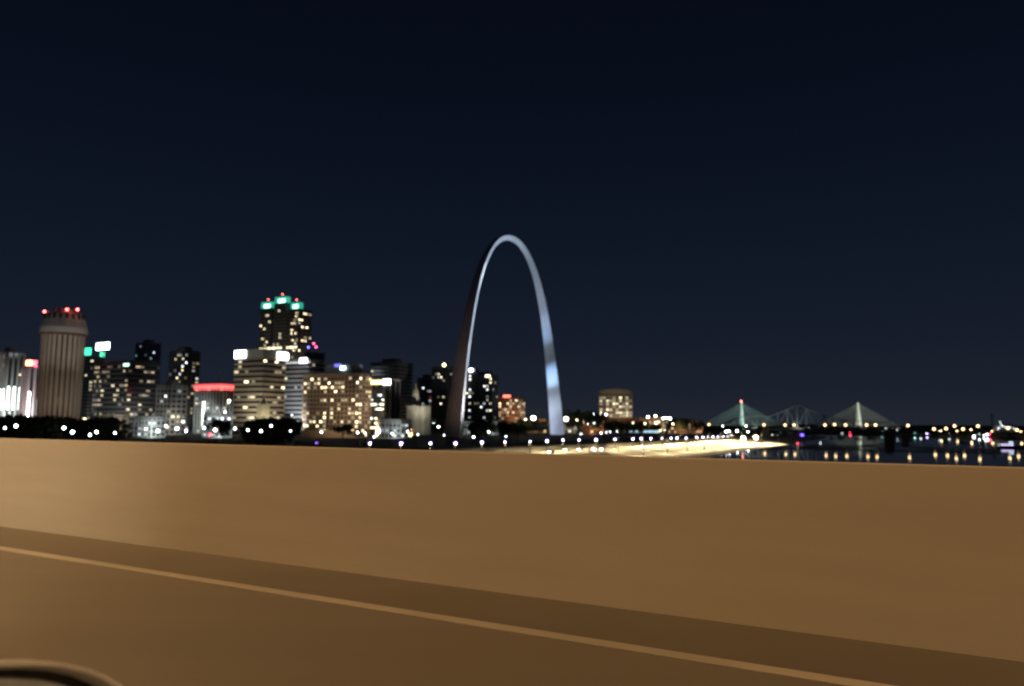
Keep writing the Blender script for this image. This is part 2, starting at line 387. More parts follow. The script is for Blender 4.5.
def building(name, label, px0, px1, ytop, Y, wall, style='grid', rot=GRID, asp=.8, fl=3.6, bay=3.4, lit=.12, cols=((WARM, 3),), pent=True, flood=None, litrange=(0, 1), wsize=(1.7, 1.5), maxw=95, glass=None, cat='building', base=None):
    cx, cy, a = solve_foot(px0, px1, Y, rot, asp); bD = a*asp
    zt = height_at((px0+px1)/2, ytop, cx, cy); zb = TXY(cx, cy)-.5 if base is None else base
    H = zt-zb
    r = empty(name, (cx, cy, zb), rot, label, cat)
    mb = MB(); mb.box(-a/2, a/2, -bD/2, bD/2, 0, H-.4); mb.build('wall', glass or M_glassd, r)
    nf = max(2, int(H/fl)); fl = H/nf
    mb = MB()
    if style in ('grid', 'band'):
        for k in range(nf):
            z0 = k*fl; mb.box(-a/2-.3, a/2+.3, -bD/2-.3, bD/2+.3, z0+.01, z0+fl*(.42 if style == 'grid' else .45))
    mb.box(-a/2-.35, a/2+.35, -bD/2-.35, bD/2+.35, H-1.6, H-.3)
    if len(mb.f): mb.build('floor_band', wall, r)
    if style in ('grid', 'pier'):
        nb = max(2, int(a/bay)); nd = max(2, int(bD/bay)); pw = .55 if style == 'grid' else .8
        mb = MB()
        for k in range(nb+1):
            x = -a/2+a*k/nb; mb.box(x-pw, x+pw, -bD/2-.45, -bD/2+.1, 0, H-1.7); mb.box(x-pw, x+pw, bD/2-.1, bD/2+.45, 0, H-1.7)
        for k in range(nd+1):
            y = -bD/2+bD*k/nd; mb.box(a/2-.1, a/2+.45, y-pw, y+pw, 0, H-1.7); mb.box(-a/2-.45, -a/2+.1, y-pw, y+pw, 0, H-1.7)
        mb.build('pier', wall, r)
    mb = MB(); mb.box(-a/2+.5, a/2-.5, -bD/2+.5, bD/2-.5, H-.4, H+.1)
    rf = mb.build('roof', M_pave, r)
    if pent:
        mb = MB(); mb.box(-a*.25, a*.2, -bD*.2, bD*.25, H+.1, H+min(4, H*.06+1)); mb.build('penthouse', wall, rf)
    # lit windows, each its own part
    slots = []
    nb = max(2, int(a/bay)); nd = max(2, int(bD/bay))
    for k in range(nf):
        zf = (k+.71)*fl
        if not (litrange[0] <= zf/H <= litrange[1]) or zf > H-2.2: continue
        for q in range(nb): slots.append(('S', -a/2+a*(q+.5)/nb, -bD/2, zf))
        for q in range(nd): slots.append(('E', a/2, -bD/2+bD*(q+.5)/nd, zf))
    rng.shuffle(slots); cnt = min(maxw, int(len(slots)*lit*1.7))
    for f, x, y, z in slots[:cnt]:
        c, s = rng.choice(cols); s = s*rng.choice((.08, .15, .25, .4, .7, 1.1))
        me = window_mesh(f, wsize[0]*rng.choice((1, 1, 1.5)), wsize[1], EM(c, round(s, 2), 'window'))
        link('window', me, r, (x, y-.05 if f == 'S' else y, z) if f == 'S' else (x+.05, y, z))
    if flood:  # added spots per facade, standing in for the city's street glow
        for q, (fx, fd, fz, colr, pw, tz, ang) in enumerate(flood):
            d = Vector((-cx, -cy, 0)).normalized(); side = Vector((-d.y, d.x, 0))
            loc = Vector((cx, cy, 0))+d*(max(a, bD)*.6+fd)+side*fx*a
            loc.z = TXY(loc.x, loc.y)
            floodlight(loc, Vector((cx, cy, zb+H*tz)), colr, pw, ang, fz)
    return r, a, bD, H
FLOODS = []
def floodlight(loc, target, colr, pw, ang=70, up=.8, size=.4, label='added unseen ground floodlight aimed up at a building front', group='floodlights of the city', seen=False):  # facade ones are added in place of general street lamp light
    FLOODS.append((loc.x, loc.y)); r = empty('floodlight', loc, 0, label, 'floodlight', group)
    d = (Vector(target)-Vector(loc)).normalized()
    mb = MB(); mb.tube([(0, 0, -.3), (0, 0, up)], .08); mb.build('stand', M_dark, r)
    mb = MB(); mb.box(-.35, .35, -.3, .3, -.25, .12); hd = mb.build('lamp_head', M_dark, r); hd.location = (0, 0, up+.1)
    hd.rotation_euler = d.to_track_quat('Z', 'Y').to_euler()
    light('SPOT', 'lamp_light', r, (0, 0, up+.45), pw*(1.35 if group == 'floodlights of the city' else 1), colr, size, target=Vector((0, 0, up+.45))+d, angle=ang, blend=1)
def beacon(parent, pos, col=(1, .12, .1), s=30, r_=.7, name='beacon', mast=3):
    mb = MB(); mb.tube([(0, 0, -mast), (0, 0, 0)], .12); mb.m = 1; mb.lathe([(.05, -r_), (r_*.8, -r_*.6), (r_, 0), (r_*.8, r_*.6), (.05, r_)], 10)
    o = mb.build(name, [M_dark, EM(col, s, 'beacon')], parent); o.location = pos; return o

tan = mat('tan_concrete', (.34, .28, .21), .85, noise_amt=.1, nscale=.1)
tanb = mat('warm_brick', (.30, .21, .14), .85, noise_amt=.1, nscale=.1)
grey = mat('grey_concrete', (.30, .30, .29), .85, noise_amt=.1, nscale=.1)
lgt = mat('pale_stone', (.45, .43, .38), .85, noise_amt=.1, nscale=.1)
drk = mat('dark_cladding', (.08, .085, .09), .6, noise_amt=.1, nscale=.1)
brick = mat('red_brick', (.28, .13, .08), .85, noise_amt=.1, nscale=.1)
pinkish = mat('pinkish_stone', (.42, .36, .36), .85, noise_amt=.1, nscale=.1)
SODF = (1, .62, .32); WF = (1, .93, .8); CF = (.8, .93, 1)

def sign(parent, w_, h_, pos, col, s, face='S', name='sign', bend=None):
    mb = MB()
    if face == 'S': mb.box(-w_/2, w_/2, -.6, 0, -h_/2, h_/2)
    else: mb.box(0, .6, -w_/2, w_/2, -h_/2, h_/2)
    o = mb.build(name, EM(col, s, 'sign'), parent); o.location = pos; return o

# 1 far left pale block, lit from below with strips of white light and a red sign on top
r, a, d_, H = building('apartment_building', 'pale pinkish block at the left edge with white light strips and red glowing sign', -8, 20, 352, 640, pinkish, 'pier', asp=.7, lit=.05, flood=[(0, 25, 1, (.8, 1, .9), 110000, .4, 75)])
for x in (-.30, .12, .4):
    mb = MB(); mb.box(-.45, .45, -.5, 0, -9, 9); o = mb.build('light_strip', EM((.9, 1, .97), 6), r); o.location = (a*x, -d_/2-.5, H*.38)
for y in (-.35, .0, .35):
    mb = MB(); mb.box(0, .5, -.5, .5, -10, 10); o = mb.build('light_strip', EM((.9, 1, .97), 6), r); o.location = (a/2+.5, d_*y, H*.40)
r, a, d_, H = building('hotel_building', 'pinkish slab in the left corner carrying two red glowing signs', 19, 38, 366, 600, pinkish, 'pier', asp=.9, lit=.0, pent=False, flood=[(0, 22, 1, (1, .86, .86), 90000, .6, 75)])
sign(r, 8, 5.0, (-a/2+4, -d_/2+3, H+2.2), (1, .30, .12), 9)
sign(r, 5, 5.2, (a*.45, 0, H+1.8), (1, .06, .12), 6)
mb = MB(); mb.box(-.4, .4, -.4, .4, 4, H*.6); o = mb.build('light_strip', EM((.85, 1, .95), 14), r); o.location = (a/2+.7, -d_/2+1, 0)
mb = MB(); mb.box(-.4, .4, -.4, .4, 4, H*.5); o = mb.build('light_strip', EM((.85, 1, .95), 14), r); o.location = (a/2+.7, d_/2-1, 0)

# 2 round ribbed hotel tower
Y = 480; cx, cy = P(59.5, 400, Y).x, Y; rad = 21/FPX*Y*.93
zb = TXY(cx, cy)-.5; ztop = height_at(60, 313, cx, cy); H = ztop-zb; zcol = height_at(60, 336, cx, cy)-zb
r = empty('hotel_tower', (cx, cy, zb), 0, 'round ribbed hotel tower with flared crown and red beacons on the roof', 'tower')
mb = MB(); mb.lathe([(rad*.91, 0), (rad*.91, zcol)], 64); mb.build('wall', mat('tower_glass', (.10, .085, .07), .3), r, True)
ribm = mat('tower_rib', (.50, .43, .35), .85, noise_amt=.12, nscale=.15)
mb = MB()
for k in range(26):
    th = 2*math.pi*k/26; M = Matrix.Rotation(th, 4, 'Z')
    mb.box(rad*.88, rad*.975, -.95, .95, 0, zcol, M=M)
mb.build('rib', ribm, r)
mb = MB(); mb.lathe([(rad*.93, zcol-.2), (rad*1.08, zcol), (rad*1.08, zcol+1.5), (rad*.93, zcol+1.5)], 64); mb.build('ledge', mat('ledge_brown', (.16, .11, .07), .8), r)
mb = MB(); mb.lathe([(rad*1.09, zcol+1.5), (rad*1.07, zcol+5), (rad*.86, H-1), (rad*.80, H)], 64)
mb.build('crown', mat('crown_panel', (.60, .58, .55), .8), r)
mb = MB()
for k in range(20):
    M = Matrix.Rotation(2*math.pi*k/20, 4, 'Z'); mb.box(rad*.78, rad*.94, -.7, .7, zcol+5, H-1, M=M)
mb.build('crown_rib', M_dark, r)
mb = MB(); mb.lathe([(rad*.5, H), (rad*.5, H+2.6)], 32); mb.build('penthouse', grey, r)
for px, py in ((44.5, 311.5), (67, 309.5), (77.5, 309.5)):
    p = P(px, py, Y-8); beacon(r, (p.x-cx, p.y-cy, p.z-zb), s=14, r_=.8, mast=4)
mb = MB(); mb.lathe([(rad*1.5, 0), (rad*1.5, 9), (rad*1.3, 9.3)], 48); mb.build('podium', lgt, r)
mb = MB(); mb.lathe([(rad*1.51, 6), (rad*1.51, 6.7)], 48); mb.build('light_strip', EM((.7, .9, .85), .35), r)
for ang_, pw, cc in ((-60, 8500, (1, .80, .62)), (-110, 8500, (1, .80, .62)), (-20, 9000, (1, .88, .72))):
    loc = Vector((cx+52*math.cos(R(ang_)), cy+52*math.sin(R(ang_)), 0)); loc.z = TXY(loc.x, loc.y)
    floodlight(loc, (cx, cy, zb+H*.6), cc, pw, 85); floodlight(loc+Vector((2, 0, 0)), (cx, cy, zb+H*.97), (1, .92, .82), pw*3.2, 24)

# 3 dark office slabs behind with green and white signs
r, a, d_, H = building('office_building', 'dark slab beside the round tower under a green lit sign', 76, 101, 357, 760, drk, 'band', lit=.05, cols=((YEL, 1.5),), pent=False, flood=[(0, 25, 1, WF, 16000, .4, 75)])
sign(r, 17, 7.5, (-a*.02, -d_/2+1, H+5.2), (.05, .9, .42), 2.2); sign(r, 5, 5, (a*.5, d_*.3, H+3), (.1, .9, .5), 2, 'E')
r, a, d_, H = building('office_building', 'dark banded office block below a bright white rooftop sign', 92, 156, 362, 620, drk, 'band', asp=.6, fl=4, lit=.16, cols=((YEL, 1.2), (WARM, 1.2)), pent=False, flood=[(-.2, 22, 1, WF, 34000, .3, 80), (.3, 22, 1, WF, 26000, .3, 80)], wsize=(2.6, 1.3))
sign(r, 18, 6, (-a*.36, -d_/2+2, H+13.5), (.86, 1, 1), 9)
mb = MB(); mb.box(-.3, .3, -.3, .3, 0, 11); mb.box(4.7, 5.3, -.3, .3, 0, 11); o = mb.build('sign_frame', M_dark, r); o.location = (-a*.42-3, -d_/2+3, H)
sign(r, 7, 2.4, (a/2-3, -d_/2, H-4), (.6, 1, .8), 2.2)
# 4
r, a, d_, H = building('office_tower', 'slim dark bluish tower with a violet white glow behind the banded block', 132, 157, 343, 900, mat('blue_cladding', (.07, .08, .13), .5), 'grid', lit=.06, cols=(((.7, .75, 1), 2.5), ((.6, 1, .8), 1.5)), flood=[(0, 20, 1, (.6, .7, 1), 20000, .6, 70)])
# 5
r, a, d_, H = building('apartment_tower', 'dark narrow apartment tower with scattered warm lit windows left of the red band', 167, 197, 351, 700, drk, 'grid', lit=.16, cols=((YEL, 3), (WHITE, 3), (WARM, 3)), flood=[(0, 24, 1, WF, 18000, .35, 80)])
mb = MB(); mb.box(-a*.3, a*.1, -1, 1, 0, 2.2); o = mb.build('roof_frame', M_dark, r); o.location = (0, 0, H)
r, a, d_, H = building('office_building', 'low grey block in front of the dark apartment tower', 156, 186, 385, 560, grey, 'grid', lit=.12, cols=((WHITE, 3), (YEL, 2)), flood=[(0, 20, 1, WF, 20000, .3, 85)])
# 6 red band building
r, a, d_, H = building('stadium_building', 'low building wrapped by a glowing red band beneath a thin mast', 195, 236, 384, 600, lgt, 'pier', asp=.6, lit=.14, cols=((YEL, 3), (WHITE, 3), (WARM, 3)), pent=False, flood=[(0, 18, 1, CF, 90000, .2, 85)])
mb = MB(); mb.box(-a/2-1.0, a/2+1.0, -d_/2-1.0, d_/2+1.0, H-5.2, H-.7); mb.build('red_band', EM((1, .06, .07), 1.9), r)
mb = MB(); mb.box(-a/2-1.15, a/2+1.15, -d_/2-1.15, d_/2+1.15, H-3.4, H-2.3); mb.build('band_lettering', EM((1, .16, .12), 2.4), r)
mb = MB(); mb.tube([(0, 0, 0), (0, 0, 13)], .5, 8, .12); o = mb.build('mast', M_steelg, r); o.location = (a*.1, 0, H)
mb = MB(); mb.box(-.5, .5, -.5, 0, -10, 10); o = mb.build('light_strip', EM((1, 1, .9), 9), r); o.location = (-a*.1, -d_/2-.8, H*.4)
# 7 banded corner office
r, a, d_, H = building('office_building', 'pale banded office block with two white roof signs behind the lit monument', 233, 284, 351, 560, tan, 'band', asp=.75, fl=3.9, lit=.08, cols=((YEL, 3),), pent=False, wsize=(3, 1.4), flood=[(-.4, 22, 1, (1, .9, .68), 52000, .5, 80), (.35, 22, 1, (1, .85, .6), 42000, .4, 80)])
mb = MB(); mb.box(-a/2-.5, a/2+.5, -d_/2-.5, d_/2+.5, H-6, H+.2); mb.build('parapet', lgt, r)
sign(r, 12, 5.6, (-a/2+6.2, -d_/2-.6, H-3.2), (.88, .95, 1), 9); sign(r, 11, 5.6, (a/2+.6, d_*.32, H-4), (.85, .93, 1), 9, 'E')
# 8 tall tower with green crowns
cx, cy, a = solve_foot(256.5, 308.5, 850, GRID, .34); bD = a*.34
zb = TXY(cx, cy)-.5; hs = [height_at(q[0], q[1], cx, cy)-zb for q in ((265, 300.5), (284, 298), (302, 305.5))]
r = empty('office_tower', (cx, cy, zb), GRID, 'tallest dark tower with three green lit crown blocks and red beacons', 'tower')
xs = [(-a/2, -a*.22), (-a*.10, a*.20), (a*.28, a/2)]
mtw = mat('tower_cladding', (.20, .18, .15), .5)
for (x0, x1), hh, yy in zip(xs, hs, (-bD/2, -bD/2-2, -bD/2)):
    mb = MB(); mb.box(x0, x1, yy, bD/2, 0, hh-8); 
    mb.build('wall', M_glassd, r)
    mb = MB()
    nfl = int(hh/4)
    for k in range(nfl-2): mb.box(x0-.25, x1+.25, yy-.25, bD/2+.25, k*4+.01, k*4+1.6)
    for k in range(6):
        x = x0+(x1-x0)*k/5; mb.box(x-.3, x+.3, yy-.4, yy, 0, hh-8.5)
    mb.build('floor_band', mtw, r)
    mb = MB(); mb.box(x0+.3, x1-.3, yy+.3, yy+7, hh-8, hh-.5)
    cr_ = mb.build('crown', EM((.02, .42, .27), 1.0), r)
    mb = MB(); mb.box(x0+(x1-x0)*.3, x0+(x1-x0)*.9, yy, yy+.28, hh-7.6, hh-3.2); mb.build('sign', EM((.45, 1, .85), 3.2), cr_)
    beacon(r, ((x0+x1)/2, yy+3, hh+3), s=12, r_=.8, mast=3.5)
mb = MB(); mb.box(-a/2, a/2, -bD/2+4, bD/2, 0, min(hs)-9); mb.build('core', mtw, r)
for k in range(95):
    q = rng.randrange(3); x0, x1 = xs[q]; yy = (-bD/2, -bD/2-2, -bD/2)[q]
    zf = 4*rng.randrange(12, int(hs[q]/4)-3)+2.9
    if rng.random() < .72: p, f = (x0+(x1-x0)*(rng.randrange(6)+.5)/6, yy-.1, zf), 'S'
    else: p, f = (a/2+.05, -bD/2+bD*rng.random()*.9+1, zf), 'E'
    link('window', window_mesh(f, 2.3, 1.7, EM(rng.choice((YEL, WARM)), rng.choice((.8, 1.5, 2.5, 4)), 'window')), r, p)
for k in range(14):
    link('window', window_mesh('S', 2.6, 2.4, EM((1, .9, .6), 2.5, 'window')), r, (-a/2+a*(k+.5)/14, -bD/2-(2.3 if 3 < k < 9 else .3), height_at(285, 349, cx, cy)-zb))
loc = Vector((cx+30, cy-75, 0)); loc.z = TXY(loc.x, loc.y); floodlight(loc, (cx, cy, zb+70), WF, 160000, 70)
# blue and red lights on the shoulder block right of it
r, a, d_, H = building('office_building', 'dark shoulder block with small blue and red roof lights', 303, 323, 353, 820, drk, 'band', lit=.05, pent=False)
for dx, c in ((-.2, (.15, .15, 1)), (.25, (1, .08, .2)), (.48, (1, .1, .25))): beacon(r, (a*dx, -d_/2, H+6+(4 if dx == .25 else 0)), c, 12, .9, mast=6)
# 9
r, a, d_, H = building('office_building', 'light grey plain office slab right of the banded block', 280, 323, 360, 600, grey, 'band', asp=.6, fl=3.7, lit=.05, cols=((YEL, 2), (WHITE, 2)), pent=False, flood=[(-.2, 22, 1, (.85, .93, 1), 95000, .5, 80), (.3, 22, 1, (.9, .95, .9), 70000, .7, 80)])
mb = MB(); mb.box(-a/2+2, a/2+.6, -d_/2-.6, -d_/2+1, H-3.6, H-2.2); mb.build('light_strip', EM((.9, .95, .85), .7), r)
sign(r, 7.5, 4.2, (a/2-5, -d_/2-.8, H-1.5), (.75, .75, 1), 7)
# 10 hotel with many lit windows
r, a, d_, H = building('hotel_building', 'wide tan hotel slab covered in warm lit windows', 303, 371, 374, 560, tanb, 'grid', asp=.35, fl=3.3, bay=3.4, lit=.26, cols=((YEL, 4), (WARM, 4)), pent=False, flood=[(-.3, 25, 1, (1, .8, .55), 30000, .5, 80), (.3, 25, 1, (1, .8, .55), 30000, .5, 80)])
mb = MB(); mb.box(-a*.1, a*.38, -d_*.4, d_*.3, H, H+7); mb.build('penthouse', drk, r)
sign(r, 4.5, 2.6, (a*.24, -d_*.45, H+3.8), (.6, .9, 1), 9); sign(r, 6, 2.4, (a*.14, -d_*.45, H+6), (.15, .15, .9), 1.4)
mb = MB(); mb.box(-a*.3, a*.5, -d_/2-12, -d_/2-1, 0, 6); mb.build('podium', tanb, r)
# 11
r, a, d_, H = building('hotel_building', 'tan block with a dark recessed centre and a lit restaurant level', 369, 399, 379, 570, tan, 'pier', asp=.5, lit=.0, pent=False, bay=6, flood=[(-.3, 22, 1, (1, .78, .52), 50000, .5, 80), (.4, 20, 1, (1, .78, .52), 42000, .5, 80)])
mb = MB(); mb.box(-a*.36, a*.2, -d_/2-.7, -d_/2-.5, 6, H-6); mb.build('glazing', M_glassd, r)
for k in range(26):
    link('window', window_mesh('S', 1.7, 1.3, EM(rng.choice((YEL, WHITE)), rng.choice((1.5, 3, 4)), 'window')), r, (-a*.33+a*.5*rng.randrange(6)/5, -d_/2-.72, 8+3.6*rng.randrange(int((H-15)/3.6))))
for k in range(6): link('window', window_mesh('S', a*.09, 3.2, EM((1, .8, .35), 3, 'window')), r, (-a*.42+a*.1*k, -d_/2-.75, H-2.8))
sign(r, a*.32, 4.2, (a*.34, -d_/2-.8, H-2.8), (.9, .9, 1), 9)
r, a, d_, H = building('office_tower', 'plain dark tower rising behind the tan block left of the dome', 370, 412, 363, 720, drk, 'band', asp=.7, lit=.02, cols=((YEL, 4),), flood=[(.4, 22, 1, SODF, 9000, .3, 80)])
# 12 courthouse with dome
cx, cy = P(419, 410, 700).x, 700; zb = TXY(cx, cy)-.5
r = empty('domed_courthouse', (cx, cy, zb), GRID, 'old courthouse with a lit dome and pale pillared wings', 'courthouse')
zt = height_at(413.5, 383, cx, cy)-zb; zw = height_at(420, 406, cx, cy)-zb
mb = MB(); mb.box(-10, 10, -5, 5, 0, zw); mb.box(-6, 6, -11, 11, 0, zw-.5); mb.build('wall', lgt, r)
mb = MB()
for k in range(8): mb.tube([(-5.3+1.5*k, -11.6, 1), (-5.3+1.5*k, -11.6, zw-1)], .3, 8)
mb.build('column', lgt, r)
mb = MB(); mb.box(-6.4, 6.4, -12.4, -10.9, zw-.9, zw+.2); mb.build('pediment', lgt, r)
sc_ = (zt-zw)
mb = MB(); mb.lathe([(3.3, zw), (3.3, zw+sc_*.42), (3.0, zw+sc_*.45)], 24, (-4, 0)); mb.build('drum', lgt, r)
mb = MB(); mb.lathe([(3.0, zw+sc_*.45), (2.9, zw+sc_*.58), (2.3, zw+sc_*.72), (1.3, zw+sc_*.8), (.9, zw+sc_*.82), (.9, zw+sc_*.93), (.2, zt)], 24, (-4, 0)); mb.build('dome', mat('dome_copper', (.42, .40, .30), .6), r, True)
for px, tgt, pw in ((412, (0, zw+sc_*.5), 110000), (425, (0, zw*.6), 50000)):
    loc = Vector((cx+10, cy-52, 0)); loc.z = TXY(loc.x, loc.y)
    floodlight(loc, (cx+(0 if px > 415 else 6), cy, zb+tgt[1]), (1, .95, .75), pw*.7, 50)
# 13 / 14 dark towers
r, a, d_, H = building('apartment_tower', 'dark stepped tower behind the left arch leg with a yellow roof light', 432, 456, 367, 820, drk, 'grid', lit=.05, cols=((YEL, 3), (WHITE, 2)), maxw=40)
beacon(r, (a*.25, -d_/2, H+1.5), (1, .85, .4), 14, 1.6, 'roof_light', 2)
building('office_building', 'dark lower office block to the right of the courthouse dome', 417, 436, 378, 860, drk, 'band', lit=.05, cols=((WHITE, 3),))
r, a, d_, H = building('apartment_tower', 'dark tower just right of the left arch leg with a white roof light', 463, 484, 372, 800, drk, 'grid', lit=.12, cols=((YEL, 3), (WHITE, 3)), maxw=40)
beacon(r, (a*.05, -d_/2, H+1.5), (.85, .95, 1), 20, 2.0, 'roof_light', 2)
r, a, d_, H = building('apartment_tower', 'dark tower second from the left arch leg, topped by a pale corner light', 480, 498, 375, 790, drk, 'grid', lit=.14, cols=((YEL, 3), (WHITE, 3)), maxw=40)
sign(r, 6, 2.4, (a*.15, -d_/2, H-1.5), (1, .92, .7), 3)
r, a, d_, H = building('museum_building', 'low white lit colonnade below the dark towers', 462, 498, 421, 700, lgt, 'pier', asp=.3, lit=.1, cols=((WHITE, 3),), pent=False, flood=[(-.2, 12, 1, CF, 26000, .5, 100), (.3, 12, 1, CF, 26000, .5, 100)])
# 15
r, a, d_, H = building('hotel_building', 'orange brick hotel with a red roof sign inside the arch', 499, 525, 397, 900, brick, 'grid', asp=.7, lit=.3, cols=((YEL, 4), (WARM, 4)), pent=False, maxw=60, flood=[(.2, 25, 1, SODF, 52000, .5, 80)])
sign(r, 10, 2.6, (-a*.05, -d_/2-.6, H+.6), (1, .15, .1), 4)
# 16 arched top office
r, a, d_, H = building('office_building', 'lone office block with a curved top and many lit windows right of the arch', 600, 633, 391.5, 950, tan, 'grid', asp=.7, lit=.55, rot=R(-10), cols=((YEL, 1.6), (YEL, 2.4)), pent=False, litrange=(.1, .86), wsize=(2.4, 1.8), bay=3.9, maxw=98, flood=[(0, 25, 1, (1, .85, .6), 50000, .6, 80)])
mb = MB(); n = 14; i = 0
for k in range(n+1):
    x = -a/2+a*k/n; z = H+2.6*(1-(2*k/n-1)**2); mb.v += [(x, -d_/2-.4, H-.2), (x, -d_/2-.4, z), (x, d_/2, H-.2), (x, d_/2, z)]
for k in range(n):
    b0 = 4*k; mb.f += [(b0, b0+4, b0+5, b0+1), (b0+1, b0+5, b0+7, b0+3), (b0+2, b0+3, b0+7, b0+6)]; mb.mi += [0]*3
mb.build('curved_parapet', tan, r)
for x in (-.12, .36): mb = MB(); mb.box(-2.5, 2.5, -.5, 0, 0, 5); o = mb.build('entrance_light', EM((1, .8, .4), 3), r); o.location = (a*x, -d_/2-.6, H*.06)

# ------------------------------------------------------------------ low warehouses of the landing
def low(label, px0, px1, ytop, Y, wall, lit=.2, cols=((YEL, 3),), flood=None, **k):
    return building('warehouse_building', label, px0, px1, ytop, Y, wall, 'grid', asp=.6, lit=lit, cols=cols, pent=False, maxw=30, flood=flood, **k)
low('orange lit low brick warehouse below the lone office block', 584, 609, 415.5, 800, brick, .1, flood=[(-.2, 14, 1, SODF, 20000, .5, 100), (.3, 14, 1, SODF, 16000, .5, 100)])
low('brown low brick block right of the orange warehouse', 610, 640, 418, 830, brick, .05, flood=[(0, 14, 1, SODF, 9000, .5, 100)])
low('low lit block with white roof lights, centre of the landing', 640, 668, 417.5, 850, tanb, .3, flood=[(0, 14, 1, SODF, 30000, .5, 100)])
low('tan low block right of the white roof lights', 668, 690, 420, 900, tanb, .2, flood=[(0, 14, 1, SODF, 22000, .5, 100)])
low('last small warehouse before the cable bridge', 690, 704, 421.5, 960, brick, .2, flood=[(0, 14, 1, SODF, 18000, .5, 100)])
low('low pinkish block left of the lone office block', 528, 552, 419, 850, tanb, .2, flood=[(0, 14, 1, SODF, 22000, .5, 100)])
low('small pale house block between the right arch leg and the orange warehouse', 560, 582, 417, 860, lgt, .1, flood=[(0, 14, 1, WF, 12000, .5, 100)])
low('small stone block under the round tower on the city side', 100, 128, 414, 520, tan, .1, cols=((WARM, 3),), flood=[(0, 14, 1, WF, 16000, .5, 100)])
low('white lit pavilion left of the monument', 204, 232, 412, 520, lgt, .3, cols=((WHITE, 4),), flood=[(-.2, 12, 1, CF, 22000, .4, 110), (.3, 12, 1, CF, 9000, .4, 110)])
low('pale lit pavilion right of the dark slab', 136, 166, 416, 500, lgt, .15, cols=((WHITE, 3),), flood=[(0, 12, 1, CF, 22000, .4, 110)])
low('long low terrace below the tan hotel block', 378, 412, 419, 540, lgt, .2, cols=((WHITE, 3),), flood=[(0, 10, 1, CF, 9000, .5, 110)])
# lit garage strip
p = P(633, 430, 760); zb = TXY(p.x, p.y)
r = empty('parking_garage', (p.x, p.y, zb), R(-8), 'long low garage with a bluish white lit deck behind the floodwall', 'garage')
mb = MB(); mb.box(-27, 27, -5, 8, 0, 3.2); mb.box(-27, 27, -5, 8, 5.6, 6.6)
for k in range(10): mb.box(-27+5.9*k, -26.5+5.9*k, -5.1, -4.5, 0, 6)
mb.build('wall', M_conc, r)
for x0, x1, c in ((-27, -8, (.7, .85, 1)), (-4, 26, (.5, .85, 1))): mb = MB(); mb.box(x0, x1, -4.4, -4.0, 3.6, 5.2); mb.build('light_strip', EM(c, 1.3), r)
# monument lit yellow
p = P(262.6, 425, 520); zb = TXY(p.x, p.y)-.3
r = empty('clock_tower', (p.x, p.y, zb), GRID, 'small pointed stone tower brightly lit yellow in front of the banded block', 'tower')
hh = height_at(262.6, 404, p.x, p.y)-zb; h2 = height_at(262.6, 396, p.x, p.y)-zb
mb = MB(); mb.box(-3, 3, -3, 3, 0, hh); mb.build('wall', lgt, r)
mb = MB(); mb.lathe([(3.6, hh), (.15, h2)], 4); mb.build('roof', lgt, r)
loc = p+Vector((8, -22, 0)); loc.z = TXY(loc.x, loc.y); floodlight(loc, (p.x, p.y, zb+hh*.6), (1, .85, .5), 42000, 50)

# ------------------------------------------------------------------ the arch
M_arch = mat('brushed_stainless', (.56, .57, .58), .40, .65, noise_amt=.10, nscale=.12)
AC = Vector((-1.2, 685, 0)); n0, w0 = toNW(AC.x, AC.y)
zA = 9.7; HA = height_at(511, 236, AC.x, AC.y)-zA; HALF = 85.0
AU = Vector((math.sin(R(32.2)), math.cos(R(32.2)), 0)); AW = Vector((-AU.y, AU.x, 0))
def arch_pt(tt):   # weighted catenary: centroid curve
    x = tt*HALF; c = 3.0022
    return x, (HA-2)*(1-(math.cosh(c*tt)-1)/(math.cosh(c)-1))
ar = empty('gateway_arch', (AC.x, AC.y, zA), 0, 'giant tapering steel arch lit bluish white above the riverfront park', 'monument')
mb = MB(); N = 120; rows = []
for k in range(N+1):
    th = -1+2*k/N
    tt = math.copysign(abs(th)**.82, th)
    x, z = arch_pt(tt); e = 1e-3; x2, z2 = arch_pt(min(1, tt+e)); x1, z1 = arch_pt(max(-1, tt-e))
    tan_ = Vector((x2-x1, z2-z1)).normalized(); nrm = Vector((-tan_.y, tan_.x))       # outward normal (x,z)
    s = 5.2+(16.5-5.2)*(1-z/(HA-2))
    out = s*.2887; inn = s*.5774
    pl = lambda off, lat: AU*(x+nrm.x*off)-AW*lat+Vector((0, 0, z+nrm.y*off))
    rows.append([pl(out, s/2), pl(out, -s/2), pl(-inn, 0)])
for r_ in rows: mb.v += [tuple(q) for q in r_]
for k in range(N):
    for q in range(3):
        q2 = (q+1) % 3; mb.f.append((3*k+q, 3*k+3+q, 3*k+3+q2, 3*k+q2)); mb.mi.append(0)
mb.build('arch_shell', M_arch, ar)
def arch_flood(n_off, e_off, tn, tz, col, pw, ang, te=0):
    loc = AC+AU*n_off-AW*e_off; loc.z = TXY(loc.x, loc.y)
    tgt = AC+AU*tn-AW*te; tgt.z = zA+tz
    floodlight(loc, tgt, col, pw, ang, .5, .5, 'ground floodlight in the lawn aimed up at the arch', 'floodlights of the arch')
BL = (.62, .78, 1)
arch_flood(20, 45, 80, 38, BL, 420000, 34)
arch_flood(10, 60, 78, 62, (.4, .62, 1), 2300000, 15)
arch_flood(10, 60, 66, 110, (.4, .6, 1), 1500000, 13)
arch_flood(20, 45, 60, 110, BL, 450000, 36)
arch_flood(0, 40, 35, 165, (.62, .76, 1), 1700000, 44)
arch_flood(20, 55, -30, 172, (.55, .72, 1), 2400000, 44)
arch_flood(-20, 90, -50, 146, (.85, .92, 1), 6000000, 7)
